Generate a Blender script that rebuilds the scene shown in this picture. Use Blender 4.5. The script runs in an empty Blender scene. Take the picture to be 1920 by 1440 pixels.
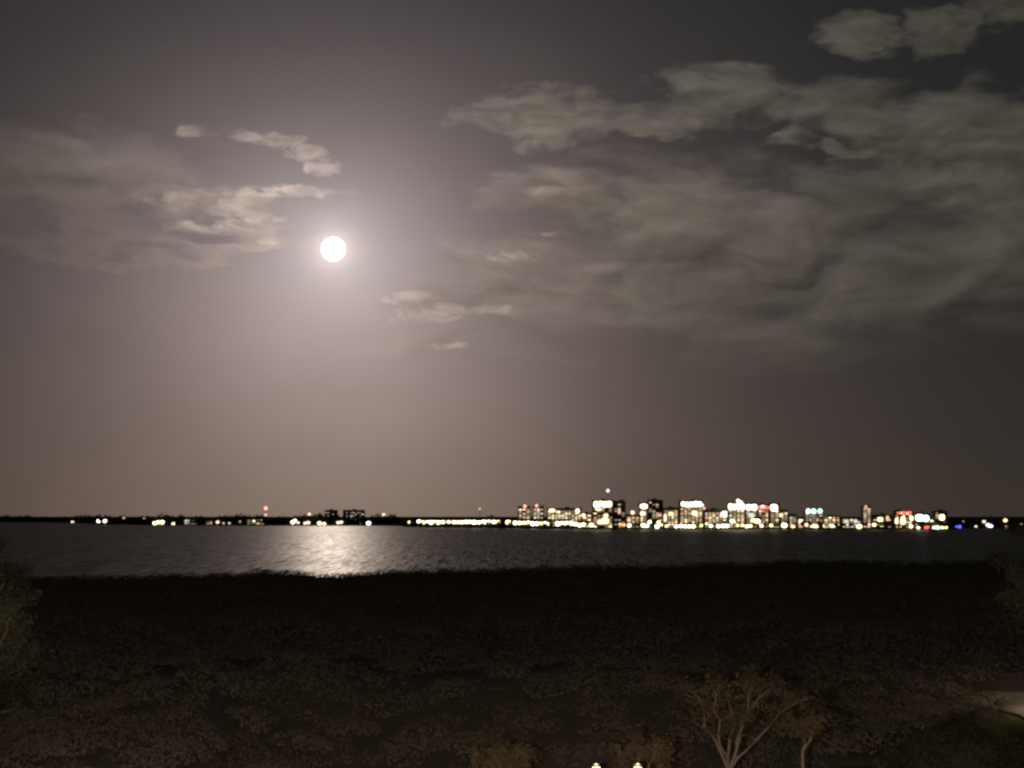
import bpy, math, random
import numpy as np
from mathutils import Vector

# ------------------------------------------------------------------ camera, sky, moon light, exposure
sc = bpy.context.scene
COL = sc.collection
R = math.radians
CAM_Z = 20.0
F = 3739.0                      # focal length in photograph pixels (about a 3x phone lens)
PITCH = math.atan((968 - 720) / F)

cam_d = bpy.data.cameras.new('camera')
cam = bpy.data.objects.new('camera', cam_d)
COL.objects.link(cam)
cam.location = (0, 0, CAM_Z)
cam.rotation_euler = (math.pi / 2 + PITCH, 0, 0)
cam_d.sensor_width = 36
cam_d.lens = 36 * F / 1920
cam_d.clip_start = 0.5
cam_d.clip_end = 200000
sc.camera = cam

CP, SP = math.cos(PITCH), math.sin(PITCH)


def at(px, py, D):
    """a place in the world: bearing and height angle read off the photograph, D metres away"""
    dx, dy = (px - 960) / F, (720 - py) / F
    d = Vector((dx, CP - dy * SP, SP + dy * CP))
    return Vector((0, 0, CAM_Z)) + d * (D / d.y)


md = at(625, 467, 1000.0) - Vector((0, 0, CAM_Z))
md.normalize()
MOON_EL = math.asin(md.z)
MOON_AZ = math.atan2(md.x, md.y)

moonlight = bpy.data.lights.new('moonlight', 'SUN')
moonlight.energy = 0.054
moonlight.color = (1.0, 0.80, 0.65)
moonlight.angle = R(0.67)
ml = bpy.data.objects.new('moonlight', moonlight)
COL.objects.link(ml)
ml.rotation_euler = md.to_track_quat('Z', 'Y').to_euler()
ml.location = md * 3000

sc.view_settings.view_transform = 'Standard'
sc.view_settings.look = 'None'
sc.view_settings.exposure = 0
sc.view_settings.gamma = 1
sc.cycles.max_bounces = 4
sc.cycles.diffuse_bounces = 1
sc.cycles.glossy_bounces = 1
sc.cycles.transparent_max_bounces = 4
sc.cycles.sample_clamp_indirect = 2.0
sc.cycles.use_denoising = True
sc.cycles.filter_width = 2.6


class NT:
    """small helper for node arithmetic"""

    def __init__(self, tree):
        self.t = tree
        self.n = tree.nodes
        self.l = tree.links

    def _in(self, sock, v):
        if isinstance(v, bpy.types.NodeSocket):
            self.l.new(v, sock)
        else:
            sock.default_value = v

    def m(self, op, a, b=None, c=None, clamp=False):
        n = self.n.new('ShaderNodeMath')
        n.operation = op
        n.use_clamp = clamp
        self._in(n.inputs[0], a)
        if b is not None:
            self._in(n.inputs[1], b)
        if c is not None:
            self._in(n.inputs[2], c)
        return n.outputs[0]

    def v(self, op, a, b=None):
        n = self.n.new('ShaderNodeVectorMath')
        n.operation = op
        self._in(n.inputs[0], a)
        if b is not None:
            self._in(n.inputs[3 if op == 'SCALE' else 1], b)
        return n.outputs['Value'] if op == 'DOT_PRODUCT' else n.outputs['Vector']

    def xyz(self, x, y, z=0.0):
        n = self.n.new('ShaderNodeCombineXYZ')
        for i, k in enumerate((x, y, z)):
            self._in(n.inputs[i], k)
        return n.outputs[0]

    def noise(self, vec, scale, detail=4, rough=0.5, dist=0.0, dims='2D'):
        n = self.n.new('ShaderNodeTexNoise')
        n.noise_dimensions = dims
        self.l.new(vec, n.inputs['Vector'])
        n.inputs['Scale'].default_value = scale
        n.inputs['Detail'].default_value = detail
        n.inputs['Roughness'].default_value = rough
        n.inputs['Distortion'].default_value = dist
        return n.outputs['Fac']

    def ss(self, x, a, b):
        n = self.n.new('ShaderNodeMapRange')
        n.interpolation_type = 'SMOOTHSTEP'
        self._in(n.inputs['Value'], x)
        n.inputs['From Min'].default_value = a
        n.inputs['From Max'].default_value = b
        return n.outputs['Result']

    def mix(self, f, a, b):
        n = self.n.new('ShaderNodeMix')
        n.data_type = 'RGBA'
        self._in(n.inputs[0], f)
        self._in(n.inputs[6], a if isinstance(a, bpy.types.NodeSocket) else (*a, 1))
        self._in(n.inputs[7], b if isinstance(b, bpy.types.NodeSocket) else (*b, 1))
        return n.outputs[2]


def build_sky():
    w = bpy.data.worlds.new('World')
    sc.world = w
    w.use_nodes = True
    w.cycles.sampling_method = 'MANUAL'
    w.cycles.sample_map_resolution = 512
    T = NT(w.node_tree)
    w.node_tree.nodes.clear()
    out = T.n.new('ShaderNodeOutputWorld')
    bg = T.n.new('ShaderNodeBackground')
    T.l.new(bg.outputs[0], out.inputs[0])
    sky = T.n.new('ShaderNodeTexSky')
    sky.sky_type = 'NISHITA'
    sky.sun_disc = False
    sky.sun_elevation = MOON_EL
    sky.sun_rotation = MOON_AZ
    sky.altitude = 20
    sky.dust_density = 2.0
    tc = T.n.new('ShaderNodeTexCoord')
    d = tc.outputs['Generated']
    sp = T.n.new('ShaderNodeSeparateXYZ')
    T.l.new(d, sp.inputs[0])
    X, Y, Z = sp.outputs
    DEG = 57.29578
    v = T.m('MAXIMUM', T.m('MULTIPLY', T.m('ARCSINE', Z), DEG), 0.0)
    u = T.m('MULTIPLY', T.m('ARCTAN2', X, Y), DEG)
    cosang = T.v('DOT_PRODUCT', d, tuple(md))
    th = T.m('MULTIPLY', T.m('ARCCOSINE', T.m('MINIMUM', cosang, 1.0)), DEG)

    def ex(x, s):                                   # exp(-x/s)
        return T.m('EXPONENT', T.m('MULTIPLY', x, -1.0 / s))
    # moonlight scattered by thin high vapour: falls off with the angle from the moon, thicker air low down
    halo = T.m('ADD', T.m('MULTIPLY', ex(th, 3.9), 0.76), T.m('MULTIPLY', ex(th, 25.0), 0.018))
    low = ex(v, 5.0)
    halo = T.m('MULTIPLY', halo, T.m('ADD', 0.14, T.m('MULTIPLY', ex(v, 9.0), 1.55)))
    vap = T.noise(T.v('ADD', T.v('MULTIPLY', T.xyz(u, v), (0.5, 1.0, 1.0)), (40.0, 8.0, 0)), 0.22, 4, 0.55)
    halo = T.m('MULTIPLY', halo, T.m('ADD', 0.86, T.m('MULTIPLY', vap, 0.28)))
    tint = T.mix(ex(v, 7.0), (1.0, 0.77, 0.79), (1.0, 0.69, 0.555))
    tint = T.mix(T.m('MULTIPLY', ex(th, 3.0), 0.9), tint, (1.0, 0.90, 0.91))
    clear = T.v('SCALE', tint, halo)
    clear = T.v('ADD', clear, T.v('SCALE', (1.0, 0.74, 0.62), T.m('MULTIPLY', ex(th, 0.34), 0.85)))
    base = T.mix(low, (0.0095, 0.0120, 0.0130), (0.021, 0.018, 0.014))
    clear = T.v('ADD', clear, base)
    clear = T.v('ADD', clear, T.v('SCALE', sky.outputs[0], 0.00005))

    # ---- clouds, in degrees of bearing and height
    uv = T.xyz(u, v)
    st = T.xyz(T.m('MULTIPLY', u, 0.42), v)          # stretched along the horizon
    w1 = T.noise(st, 0.55, 5, 0.55)
    w2 = T.noise(T.v('ADD', st, (17.3, 5.1, 0)), 0.8, 5, 0.55)
    wv = T.xyz(T.m('MULTIPLY', T.m('SUBTRACT', w1, 0.5), 3.2), T.m('MULTIPLY', T.m('SUBTRACT', w2, 0.5), 1.5))
    uw = T.v('ADD', uv, wv)
    n_med = T.noise(T.v('ADD', st, (3.1, 9.7, 0)), 0.8, 6, 0.52, 0.3)
    n_fine = T.noise(T.v('ADD', T.v('MULTIPLY', uv, (0.30, 1.0, 1.0)), T.v('SCALE', wv, 0.35)), 1.35, 5, 0.55)
    n_off = T.noise(T.v('ADD', T.v('ADD', T.v('MULTIPLY', uv, (0.30, 1.0, 1.0)), T.v('SCALE', wv, 0.35)), (-0.05, 0.16, 0)), 1.35, 5, 0.55)
    relief = T.m('SUBTRACT', n_fine, n_off)
    n_soft = T.noise(T.v('ADD', T.v('ADD', T.v('MULTIPLY', uv, (0.5, 1.0, 1.0)), T.v('SCALE', wv, 0.5)), (9.0, 4.0, 0)), 0.55, 4, 0.5, 0.3)

    n_soff = T.noise(T.v('ADD', T.v('ADD', T.v('MULTIPLY', uv, (0.5, 1.0, 1.0)), T.v('SCALE', wv, 0.5)), (8.92, 4.45, 0)), 0.55, 4, 0.5, 0.3)
    soft_relief = T.m('SUBTRACT', n_soft, n_soff)
    # slanting layers inside the big bank
    slant = T.noise(T.xyz(T.m('ADD', T.m('MULTIPLY', u, 0.20), T.m('MULTIPLY', v, 0.12)), T.m('ADD', v, T.m('ADD', T.m('MULTIPLY', u, 0.10), T.m('MULTIPLY', w1, 1.5)))), 0.55, 3, 0.5)
    n_wisp = T.noise(T.v('ADD', T.v('MULTIPLY', uv, (0.55, 1.0, 1.0)), T.v('SCALE', wv, 0.25)), 2.4, 6, 0.6, 0.3)
    uw_small = T.v('ADD', uv, T.v('SCALE', wv, 0.3))

    def field(ells, uw=uw):
        f = None
        for cx, cy, rx, ry in ells:
            c = ((cx - 960) / 65.3, (968 - cy) / 65.3, 0)
            r = (rx / 65.3, ry / 65.3, 1)
            q = T.v('DIVIDE', T.v('SUBTRACT', uw, c), r)
            g = T.m('SUBTRACT', 1.0, T.v('DOT_PRODUCT', q, q))
            f = g if f is None else T.m('MAXIMUM', f, g)
        return T.m('MAXIMUM', f, -2.0)

    bank = field([(1040, 218, 170, 52), (1330, 178, 105, 52), (1550, 210, 190, 56), (1240, 222, 120, 36),
                  (1850, 285, 240, 105), (1640, 80, 75, 26), (1765, 75, 85, 40), (1890, 25, 110, 44),
                  (1480, 276, 60, 14), (1600, 282, 60, 12)])
    veil = field([(1420, 370, 430, 90), (1250, 470, 330, 70), (1150, 570, 340, 62), (1520, 560, 460, 120),
                  (900, 650, 240, 36), (1090, 380, 130, 50), (1010, 480, 110, 34), (900, 575, 170, 34), (1720, 440, 320, 190), (110, 340, 260, 95)])
    wisp = field([(470, 262, 50, 11), (520, 277, 50, 15), (565, 294, 45, 17), (608, 318, 40, 16), (560, 362, 90, 11), (480, 372, 70, 12), (440, 392, 60, 20), (470, 405, 40, 14),
                  (330, 385, 70, 22), (390, 430, 80, 16), (487, 452, 20, 8), (515, 411, 17, 5), (370, 260, 40, 12), (738, 565, 20, 9), (785, 558, 48, 11), (800, 592, 66, 14),
                  (870, 580, 80, 13), (830, 650, 55, 8), (960, 482, 45, 10), (1030, 443, 50, 6), (1040, 365, 55, 14)], uw_small)
    pile = field([(380, 405, 125, 48), (240, 415, 190, 62), (250, 480, 190, 30), (380, 445, 130, 22), (90, 420, 150, 60)])
    # the same kind of cloud over the unseen sky, made denser to raise ambient light
    away = T.m('MULTIPLY', T.m('SUBTRACT', T.noise(T.v('ADD', st, (31.0, 2.0, 0)), 0.16, 4, 0.5), 0.44), 7.0)
    outside = T.ss(T.m('ABSOLUTE', u), 16, 22)
    high = T.ss(v, 16, 20)
    away = T.m('SUBTRACT', away, T.m('MULTIPLY', T.m('SUBTRACT', 1.0, T.m('MAXIMUM', outside, high)), 6.0))

    bank = T.m('MAXIMUM', bank, away)
    a_bank = T.ss(T.m('ADD', bank, T.m('ADD', T.m('MULTIPLY', T.m('SUBTRACT', n_med, 0.5), 2.2), T.m('MULTIPLY', T.m('SUBTRACT', n_wisp, 0.5), 1.7))), -0.45, 1.05)
    a_veil = T.ss(T.m('ADD', veil, T.m('MULTIPLY', T.m('SUBTRACT', T.m('ADD', T.m('MULTIPLY', n_soft, 0.7), T.m('MULTIPLY', n_fine, 0.3)), 0.5), 3.2)), -0.55, 0.8)
    a_veil = T.m('MULTIPLY', a_veil, T.ss(v, 2.6, 7.5))
    a_veil = T.m('MULTIPLY', a_veil, T.ss(slant, 0.16, 0.52))
    a_veil = T.m('MULTIPLY', a_veil, T.m('SUBTRACT', 1.0, T.m('MULTIPLY', T.ss(T.m('MULTIPLY', u, -1.0), 3.0, 8.0), 0.5)))
    a_wisp = T.ss(T.m('ADD', wisp, T.m('MULTIPLY', T.m('SUBTRACT', n_wisp, 0.5), 4.6)), -0.3, 1.4)
    pf = T.m('ADD', pile, T.m('MULTIPLY', T.m('SUBTRACT', T.m('ADD', T.m('MULTIPLY', n_med, 0.6), T.m('MULTIPLY', n_fine, 0.4)), 0.5), 4.2))
    a_pile = T.ss(pf, -0.7, 0.7)
    rim = T.m('MULTIPLY', T.ss(pf, -0.6, 0.2), T.m('SUBTRACT', 1.0, T.ss(pf, 0.2, 1.3)))

    near = ex(th, 4.6)
    mid = ex(th, 13.0)
    lit = T.m('ADD', 1.0, T.m('ADD', T.m('MULTIPLY', relief, 1.2), T.m('MULTIPLY', soft_relief, 1.6)))
    litv = T.m('MULTIPLY', T.m('ADD', 1.0, T.m('ADD', T.m('MULTIPLY', relief, 0.5), T.m('MULTIPLY', soft_relief, 2.0))), T.m('ADD', 0.80, T.m('MULTIPLY', slant, 0.60)))
    lum = T.m('ADD', T.m('MULTIPLY', near, 0.34), T.m('ADD', T.m('MULTIPLY', mid, 0.125), 0.036))
    lum = T.m('MULTIPLY', lum, T.m('MULTIPLY', lit, T.m('SUBTRACT', 1.22, T.m('MULTIPLY', a_bank, 0.26))))
    c_bank = T.v('SCALE', T.mix(mid, (1.0, 0.94, 0.74), (1.0, 0.80, 0.66)), lum)
    lumv = T.m('ADD', T.m('MULTIPLY', near, 0.34), T.m('ADD', T.m('MULTIPLY', mid, 0.095), 0.044))
    lumv = T.m('MULTIPLY', lumv, litv)
    c_veil = T.v('SCALE', T.mix(mid, (1.0, 0.91, 0.72), (1.0, 0.77, 0.64)), lumv)
    lumw = T.m('MULTIPLY', T.m('ADD', T.m('MULTIPLY', near, 0.95), 0.085), lit)
    c_wisp = T.v('SCALE', T.mix(near, (1.0, 0.79, 0.66), (1.0, 0.82, 0.74)), lumw)
    lump = T.m('ADD', T.m('MULTIPLY', near, 0.42), T.m('ADD', T.m('MULTIPLY', mid, 0.05), 0.02))
    lump = T.m('MULTIPLY', lump, T.m('ADD', 0.80, T.m('MULTIPLY', rim, T.m('ADD', 0.18, T.m('MULTIPLY', near, 1.1)))))
    c_pile = T.v('SCALE', T.mix(rim, (1.0, 0.82, 0.80), (1.0, 0.78, 0.66)), lump)
    col = T.mix(T.m('MULTIPLY', a_veil, 0.75), clear, c_veil)
    col = T.mix(T.m('MULTIPLY', a_bank, 0.88), col, c_bank)
    col = T.mix(T.m('MULTIPLY', a_pile, 0.8), col, c_pile)
    col = T.mix(T.m('MULTIPLY', a_wisp, 0.66), col, c_wisp)
    T.l.new(col, bg.inputs[0])
    bg.inputs[1].default_value = 1.0


build_sky()

# ------------------------------------------------------------------ materials
MAT = {}


def principled(name, col, rough=0.8, noise=None, spec=0.5, metallic=0.0):
    if name in MAT:
        return MAT[name]
    m = bpy.data.materials.new(name)
    m.use_nodes = True
    T = NT(m.node_tree)
    b = m.node_tree.nodes['Principled BSDF']
    b.inputs['Base Color'].default_value = (*col, 1)
    b.inputs['Roughness'].default_value = rough
    b.inputs['Metallic'].default_value = metallic
    b.inputs['Specular IOR Level'].default_value = spec
    if noise:
        tc = T.n.new('ShaderNodeTexCoord')
        f = T.noise(tc.outputs['Object'], noise[0], 5, 0.6, 0.2, '3D')
        c2 = tuple(k * noise[1] for k in col)
        T.l.new(T.mix(f, c2, tuple(min(1, k * (2 - noise[1])) for k in col)), b.inputs['Base Color'])
    MAT[name] = m
    return m


def leaf_mat(name, col, trans=0.35, vary=0.45):
    m = bpy.data.materials.new(name)
    m.use_nodes = True
    T = NT(m.node_tree)
    n = m.node_tree.nodes
    n.clear()
    out = n.new('ShaderNodeOutputMaterial')
    df = n.new('ShaderNodeBsdfDiffuse')
    tr = n.new('ShaderNodeBsdfTranslucent')
    mx = n.new('ShaderNodeMixShader')
    mx.inputs[0].default_value = trans
    tc = n.new('ShaderNodeTexCoord')
    f = T.noise(tc.outputs['Object'], 0.7, 4, 0.6, 0, '3D')
    c = T.mix(f, tuple(k * (1 - vary) for k in col), tuple(k * (1 + vary) for k in col))
    T.l.new(c, df.inputs[0])
    T.l.new(c, tr.inputs[0])
    T.l.new(df.outputs[0], mx.inputs[1])
    T.l.new(tr.outputs[0], mx.inputs[2])
    T.l.new(mx.outputs[0], out.inputs[0])
    MAT[name] = m
    return m


def glow(name, col, strength):
    if name in MAT:
        return MAT[name]
    m = bpy.data.materials.new(name)
    m.use_nodes = True
    n = m.node_tree.nodes
    n.clear()
    out = n.new('ShaderNodeOutputMaterial')
    e = n.new('ShaderNodeEmission')
    e.inputs[0].default_value = (*col, 1)
    e.inputs[1].default_value = strength
    m.node_tree.links.new(e.outputs[0], out.inputs[0])
    MAT[name] = m
    return m


def water_mat():
    m = bpy.data.materials.new('bay_water')
    m.use_nodes = True
    T = NT(m.node_tree)
    b = m.node_tree.nodes['Principled BSDF']
    b.inputs['Base Color'].default_value = (0.006, 0.008, 0.008, 1)
    b.inputs['IOR'].default_value = 1.33
    tc = T.n.new('ShaderNodeTexCoord')
    p = tc.outputs['Object']
    gust = T.noise(T.v('MULTIPLY', p, (0.012, 0.004, 1)), 1.0, 3, 0.5)
    crest = T.noise(T.v('MULTIPLY', p, (0.50, 0.013, 1)), 1.0, 3, 0.62, 0.6)
    fine = T.noise(T.v('MULTIPLY', p, (1.3, 0.035, 1)), 1.0, 2, 0.5)
    r = T.m('ADD', 0.345, T.m('MULTIPLY', gust, 0.06))
    T.l.new(r, b.inputs['Roughness'])
    # wave shade painted by noise: dark troughs mixed in to break up the glitter
    out = [n for n in m.node_tree.nodes if n.type == 'OUTPUT_MATERIAL'][0]
    df = T.n.new('ShaderNodeBsdfDiffuse')
    df.inputs[0].default_value = (0.012, 0.014, 0.013, 1)
    mx = T.n.new('ShaderNodeMixShader')
    k = T.m('ADD', T.m('MULTIPLY', crest, 0.55), T.m('MULTIPLY', fine, 0.45))
    T.l.new(T.m('SUBTRACT', 0.95, T.m('MULTIPLY', T.ss(k, 0.32, 0.60), 0.95)), mx.inputs[0])
    T.l.new(b.outputs[0], mx.inputs[1])
    T.l.new(df.outputs[0], mx.inputs[2])
    T.l.new(mx.outputs[0], out.inputs[0])
    return m


# ------------------------------------------------------------------ mesh helpers
def tag(o, label=None, cat=None, group=None, kind=None):
    if label:
        o['label'] = label
    if cat:
        o['category'] = cat
    if group:
        o['group'] = group
    if kind:
        o['kind'] = kind
    return o


def mesh_np(name, verts, faces):
    """verts (n,3); faces (k,3) or (k,4)"""
    verts = np.asarray(verts, dtype=np.float32)
    faces = np.asarray(faces, dtype=np.int32)
    me = bpy.data.meshes.new(name)
    k, s = faces.shape
    me.vertices.add(len(verts))
    me.vertices.foreach_set('co', verts.ravel())
    me.loops.add(k * s)
    me.loops.foreach_set('vertex_index', faces.ravel())
    me.polygons.add(k)
    me.polygons.foreach_set('loop_start', np.arange(0, k * s, s, dtype=np.int32))
    me.update(calc_edges=True)
    return me


def link(name, me, mat, parent=None, loc=None):
    o = bpy.data.objects.new(name, me)
    COL.objects.link(o)
    if mat is not None:
        if len(me.materials) == 0:
            me.materials.append(mat)
        elif me.materials[0] is not mat:
            o.material_slots[0].link = 'OBJECT'
            o.material_slots[0].material = mat
    if parent is not None:
        o.parent = parent
    if loc is not None:
        o.location = loc
    return o


def empty(name, loc):
    o = bpy.data.objects.new(name, None)
    COL.objects.link(o)
    o.location = loc
    o.empty_display_size = 2
    return o


class MB:
    def __init__(self):
        self.v = []
        self.f = []

    def box(self, c, s):
        b = len(self.v)
        for dz in (-.5, .5):
            for dx, dy in ((-.5, -.5), (.5, -.5), (.5, .5), (-.5, .5)):
                self.v.append((c[0] + dx * s[0], c[1] + dy * s[1], c[2] + dz * s[2]))
        for q in ((0, 3, 2, 1), (4, 5, 6, 7), (0, 1, 5, 4), (1, 2, 6, 5), (2, 3, 7, 6), (3, 0, 4, 7)):
            self.f.append(tuple(b + i for i in q))
        return self

    def tube(self, pts, rads, n=7):
        b = len(self.v)
        for i, p in enumerate(pts):
            p = Vector(p)
            a = Vector(pts[max(0, i - 1)])
            c = Vector(pts[min(len(pts) - 1, i + 1)])
            t = (c - a).normalized()
            s = t.orthogonal().normalized()
            q = t.cross(s)
            for k in range(n):
                an = 2 * math.pi * k / n
                self.v.append(tuple(p + (s * math.cos(an) + q * math.sin(an)) * rads[i]))
        for i in range(len(pts) - 1):
            for k in range(n):
                k2 = (k + 1) % n
                self.f.append((b + i * n + k, b + i * n + k2, b + (i + 1) * n + k2, b + (i + 1) * n + k))
        return self

    def lathe(self, prof, n=12, c=(0, 0, 0)):
        b = len(self.v)
        for r, z in prof:
            for k in range(n):
                an = 2 * math.pi * k / n
                self.v.append((c[0] + r * math.cos(an), c[1] + r * math.sin(an), c[2] + z))
        for i in range(len(prof) - 1):
            for k in range(n):
                k2 = (k + 1) % n
                self.f.append((b + i * n + k, b + i * n + k2, b + (i + 1) * n + k2, b + (i + 1) * n + k))
        return self

    def mesh(self, name):
        return mesh_np(name, self.v, self.f)


BOX = MB().box((0, 0, 0), (1, 1, 1)).mesh('box_piece')
ORB = MB().lathe([(0.02, -1), (0.5, -.86), (.86, -.5), (1, 0), (.86, .5), (.5, .86), (0.02, 1)], 10).mesh('globe_piece')


def boxp(name, c, s, mat, parent):
    """one box-shaped piece sharing its mesh with all alike pieces"""
    o = bpy.data.objects.new(name, BOX)
    COL.objects.link(o)
    if not BOX.materials:
        BOX.materials.append(None)
    o.material_slots[0].link = 'OBJECT'
    o.material_slots[0].material = mat
    o.location = c
    o.scale = s
    o.parent = parent
    return o


def orb(name, c, r, mat, parent):
    o = bpy.data.objects.new(name, ORB)
    COL.objects.link(o)
    if not ORB.materials:
        ORB.materials.append(None)
    o.material_slots[0].link = 'OBJECT'
    o.material_slots[0].material = mat
    o.location = c
    o.scale = (r, r, r)
    o.parent = parent
    return o


def rounded_panel():
    v, n = [], 20
    for y in (-.5, .5):
        for k in range(n):
            a = 2 * math.pi * k / n
            c, s = math.cos(a), math.sin(a)
            v.append((math.copysign(abs(c) ** .75, c) * .5, y, math.copysign(abs(s) ** .75, s) * .5))
    me = bpy.data.meshes.new('rounded_piece')
    me.from_pydata(v, [], [tuple(range(n)), tuple(range(2 * n - 1, n - 1, -1))] + [((k + 1) % n, k, n + k, n + (k + 1) % n) for k in range(n)])
    me.materials.append(None)
    return me


ROUND = rounded_panel()


def roundp(name, c, s, mat, parent):
    o = bpy.data.objects.new(name, ROUND)
    COL.objects.link(o)
    o.material_slots[0].link = 'OBJECT'
    o.material_slots[0].material = mat
    o.location = c
    o.scale = s
    o.parent = parent
    return o


RNG = np.random.default_rng(7)
RND = random.Random(11)


def leaf_quads(centres, size, jit=0.4, rng=RNG, out=None, loose=0.45):
    """one small randomly turned pointed leaf face per centre"""
    n = len(centres)
    a = rng.normal(size=(n, 3))
    if out is not None:                             # leaves lie roughly on the crown's surface
        o = out + loose * rng.normal(size=(n, 3))
        o /= np.linalg.norm(o, axis=1)[:, None] + 1e-6
        a -= o * (a * o).sum(1)[:, None]
    a /= np.linalg.norm(a, axis=1)[:, None]
    b = np.cross(o, a) if out is not None else rng.normal(size=(n, 3))
    b -= a * (a * b).sum(1)[:, None]
    b /= np.linalg.norm(b, axis=1)[:, None]
    s = (np.asarray(size) * (1 - jit + 2 * jit * rng.random(n)))[:, None]
    c = np.asarray(centres)
    v = np.stack([c - a * s, c + b * s * .45, c + a * s, c - b * s * .45], 1).reshape(-1, 3)
    f = np.arange(4 * n).reshape(-1, 4)
    return v, f


# ------------------------------------------------------------------ the setting: water, shores, near ground
wm = MB()
wm.v = [(-60000, -3000, 0), (60000, -3000, 0), (60000, 90000, 0), (-60000, 90000, 0)]
wm.f = [(0, 1, 2, 3)]
tag(link('water', wm.mesh('water'), water_mat()), 'dark rippled bay with a broad moonlit glitter path', 'water', kind='structure')

# waterline of the opposite shore: (bearing in photo pixels, distance)
SHORE = [(-900, 7600), (-400, 7200), (0, 6700), (130, 6200), (195, 5000), (300, 4450), (520, 4300), (745, 4300),
         (762, 3720), (900, 3420), (1105, 3020), (1400, 3000), (1770, 3010), (1800, 3350), (1990, 3500), (2400, 3600), (2900, 3900)]
SX = np.array([s[0] for s in SHORE], float)
SD = np.array([s[1] for s in SHORE], float)


def shore_d(px):
    return float(np.interp(px, SX, SD))


def shore_land():
    m = MB()
    n = len(SHORE)
    for px, d in SHORE:
        x = (px - 960) / F * d * CP
        m.v += [(x, d, -2), (x, d + 0.5, 1.5), (x * 1.0, d + 900, 2.5), ((px - 960) / F * 14000 * CP, 14000, 3), ((px - 960) / F * 60000 * CP, 60000, 4)]
    for i in range(n - 1):
        for k in range(4):
            m.f.append((5 * i + k, 5 * i + 5 + k, 5 * i + 6 + k, 5 * i + 1 + k))
    return m.mesh('far_shore')


tag(link('far_shore', shore_land(), principled('shore_earth', (0.09, 0.085, 0.07), 1.0, (0.05, 0.6), spec=0.0)),
    'flat land of the opposite shore across the bay', 'shore', kind='structure')

EDGE_X = [-600, 0, 250, 500, 570, 620, 670, 720, 930, 1150, 1400, 1500, 1700, 1920, 2500]
EDGE_Y = [1079, 1080, 1079, 1069, 1072, 1077, 1073, 1068, 1065, 1060, 1054, 1050, 1052, 1050, 1050]
FOREST_FAR = 470.0


def canopy_h(x, y):
    """top of the mangrove canopy above the ground plane"""
    px = 960 + x / y * F
    ztop = CAM_Z - (np.interp(px, EDGE_X, EDGE_Y) - 968) / F * FOREST_FAR
    w = np.clip((y - 300) / 150, 0, 1)
    h = 6.6 * (1 - w) + ztop * w
    h = h + 0.35 * np.sin(x * .19 + 1.3 * np.sin(y * .05)) * (1 - w * .8) + 0.5 * np.sin(y * .083 + x * .021) * (1 - w)
    # the growth gets lower towards the open ground beside the drive and the lawn
    t = np.maximum(np.clip((y - 196) / 60, 0, 1), np.clip((30 - x) / 14, 0, 1))
    t2 = np.maximum(np.clip((y - 146) / 34, 0, 1), np.maximum(np.clip((-14 - x) / 10, 0, 1), np.clip((x - 30) / 6, 0, 1)))
    h = np.where(x > 16, 1.7 + (h - 1.7) * t + .5 * np.sin(x * .7 + y * .23) * (1 - t), h)
    h = 2.2 + (h - 2.2) * t2
    return np.maximum(h, 1.2)


def in_forest(x, y):
    lawn = (x > -14) & (x < 34) & (y < 146 + 5 * np.sin(x * .3))
    drive = (x > 45.5 + (y - 179) * .1) & (y < 217)
    return ~(lawn | drive)


def shore_y(x):
    return FOREST_FAR + 3.5 * np.sin(x * .11) + 2.5 * np.sin(x * .31 + 1)


def near_land():
    xs = np.linspace(-330, 330, 67)
    v, f = [], []
    rows = [-60, 0, 60, 120, 180, 240, 300, 360, 420, 462, 480, 500]
    zz = [1.0] * 9 + [0.8, -0.3, -1.5]
    for y, z in zip(rows, zz):
        for x in xs:
            v.append((x, y, z + (0.12 * math.sin(x * .3 + y * .17) if z > .5 else 0)))
    n = len(xs)
    for j in range(len(rows) - 1):
        for i in range(n - 1):
            f.append((j * n + i, j * n + i + 1, (j + 1) * n + i + 1, (j + 1) * n + i))
    return mesh_np('ground', v, f)


tag(link('ground', near_land(), principled('near_soil', (0.05, 0.05, 0.03), 1.0, (0.6, 0.5), spec=0.0)),
    'dark low ground between the building and the bay', 'ground', kind='structure')

dm = MB()
yy = np.linspace(100, 216, 24)
for y in yy:
    x0 = 46.5 + (y - 179) * .1 + .5 * math.sin(y * .31) + .3 * math.sin(y * .83)
    dm.v += [(x0, y, 1.16), (x0, y, 1.24), (x0 + 16, y, 1.26), (x0 + 16, y, 1.16)]
for i in range(len(yy) - 1):
    for k in range(3):
        dm.f.append((4 * i + k, 4 * i + 1 + k, 4 * i + 5 + k, 4 * i + 4 + k))
tag(link('driveway', dm.mesh('driveway'), principled('pale_shell_drive', (0.42, 0.38, 0.29), 0.9, (1.5, 0.75))),
    'pale lit driveway glimpsed between dark trees', 'driveway', kind='structure')

# ------------------------------------------------------------------ the moon
moon_m = bpy.data.materials.new('moon_glow')
moon_m.use_nodes = True
nt = moon_m.node_tree
nt.nodes.clear()
o_ = nt.nodes.new('ShaderNodeOutputMaterial')
e_ = nt.nodes.new('ShaderNodeEmission')
t_ = nt.nodes.new('ShaderNodeBsdfTransparent')
a_ = nt.nodes.new('ShaderNodeAddShader')
nz = nt.nodes.new('ShaderNodeTexNoise')
nz.inputs['Scale'].default_value = 1.8
cr = nt.nodes.new('ShaderNodeMix')
cr.data_type = 'RGBA'
cr.inputs[6].default_value = (1.0, 0.90, 0.78, 1)
cr.inputs[7].default_value = (1.0, 0.97, 0.92, 1)
nt.links.new(nz.outputs['Fac'], cr.inputs[0])
nt.links.new(cr.outputs[2], e_.inputs[0])
e_.inputs[1].default_value = 5.0
nt.links.new(e_.outputs[0], a_.inputs[0])
nt.links.new(t_.outputs[0], a_.inputs[1])
nt.links.new(a_.outputs[0], o_.inputs[0])
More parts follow.
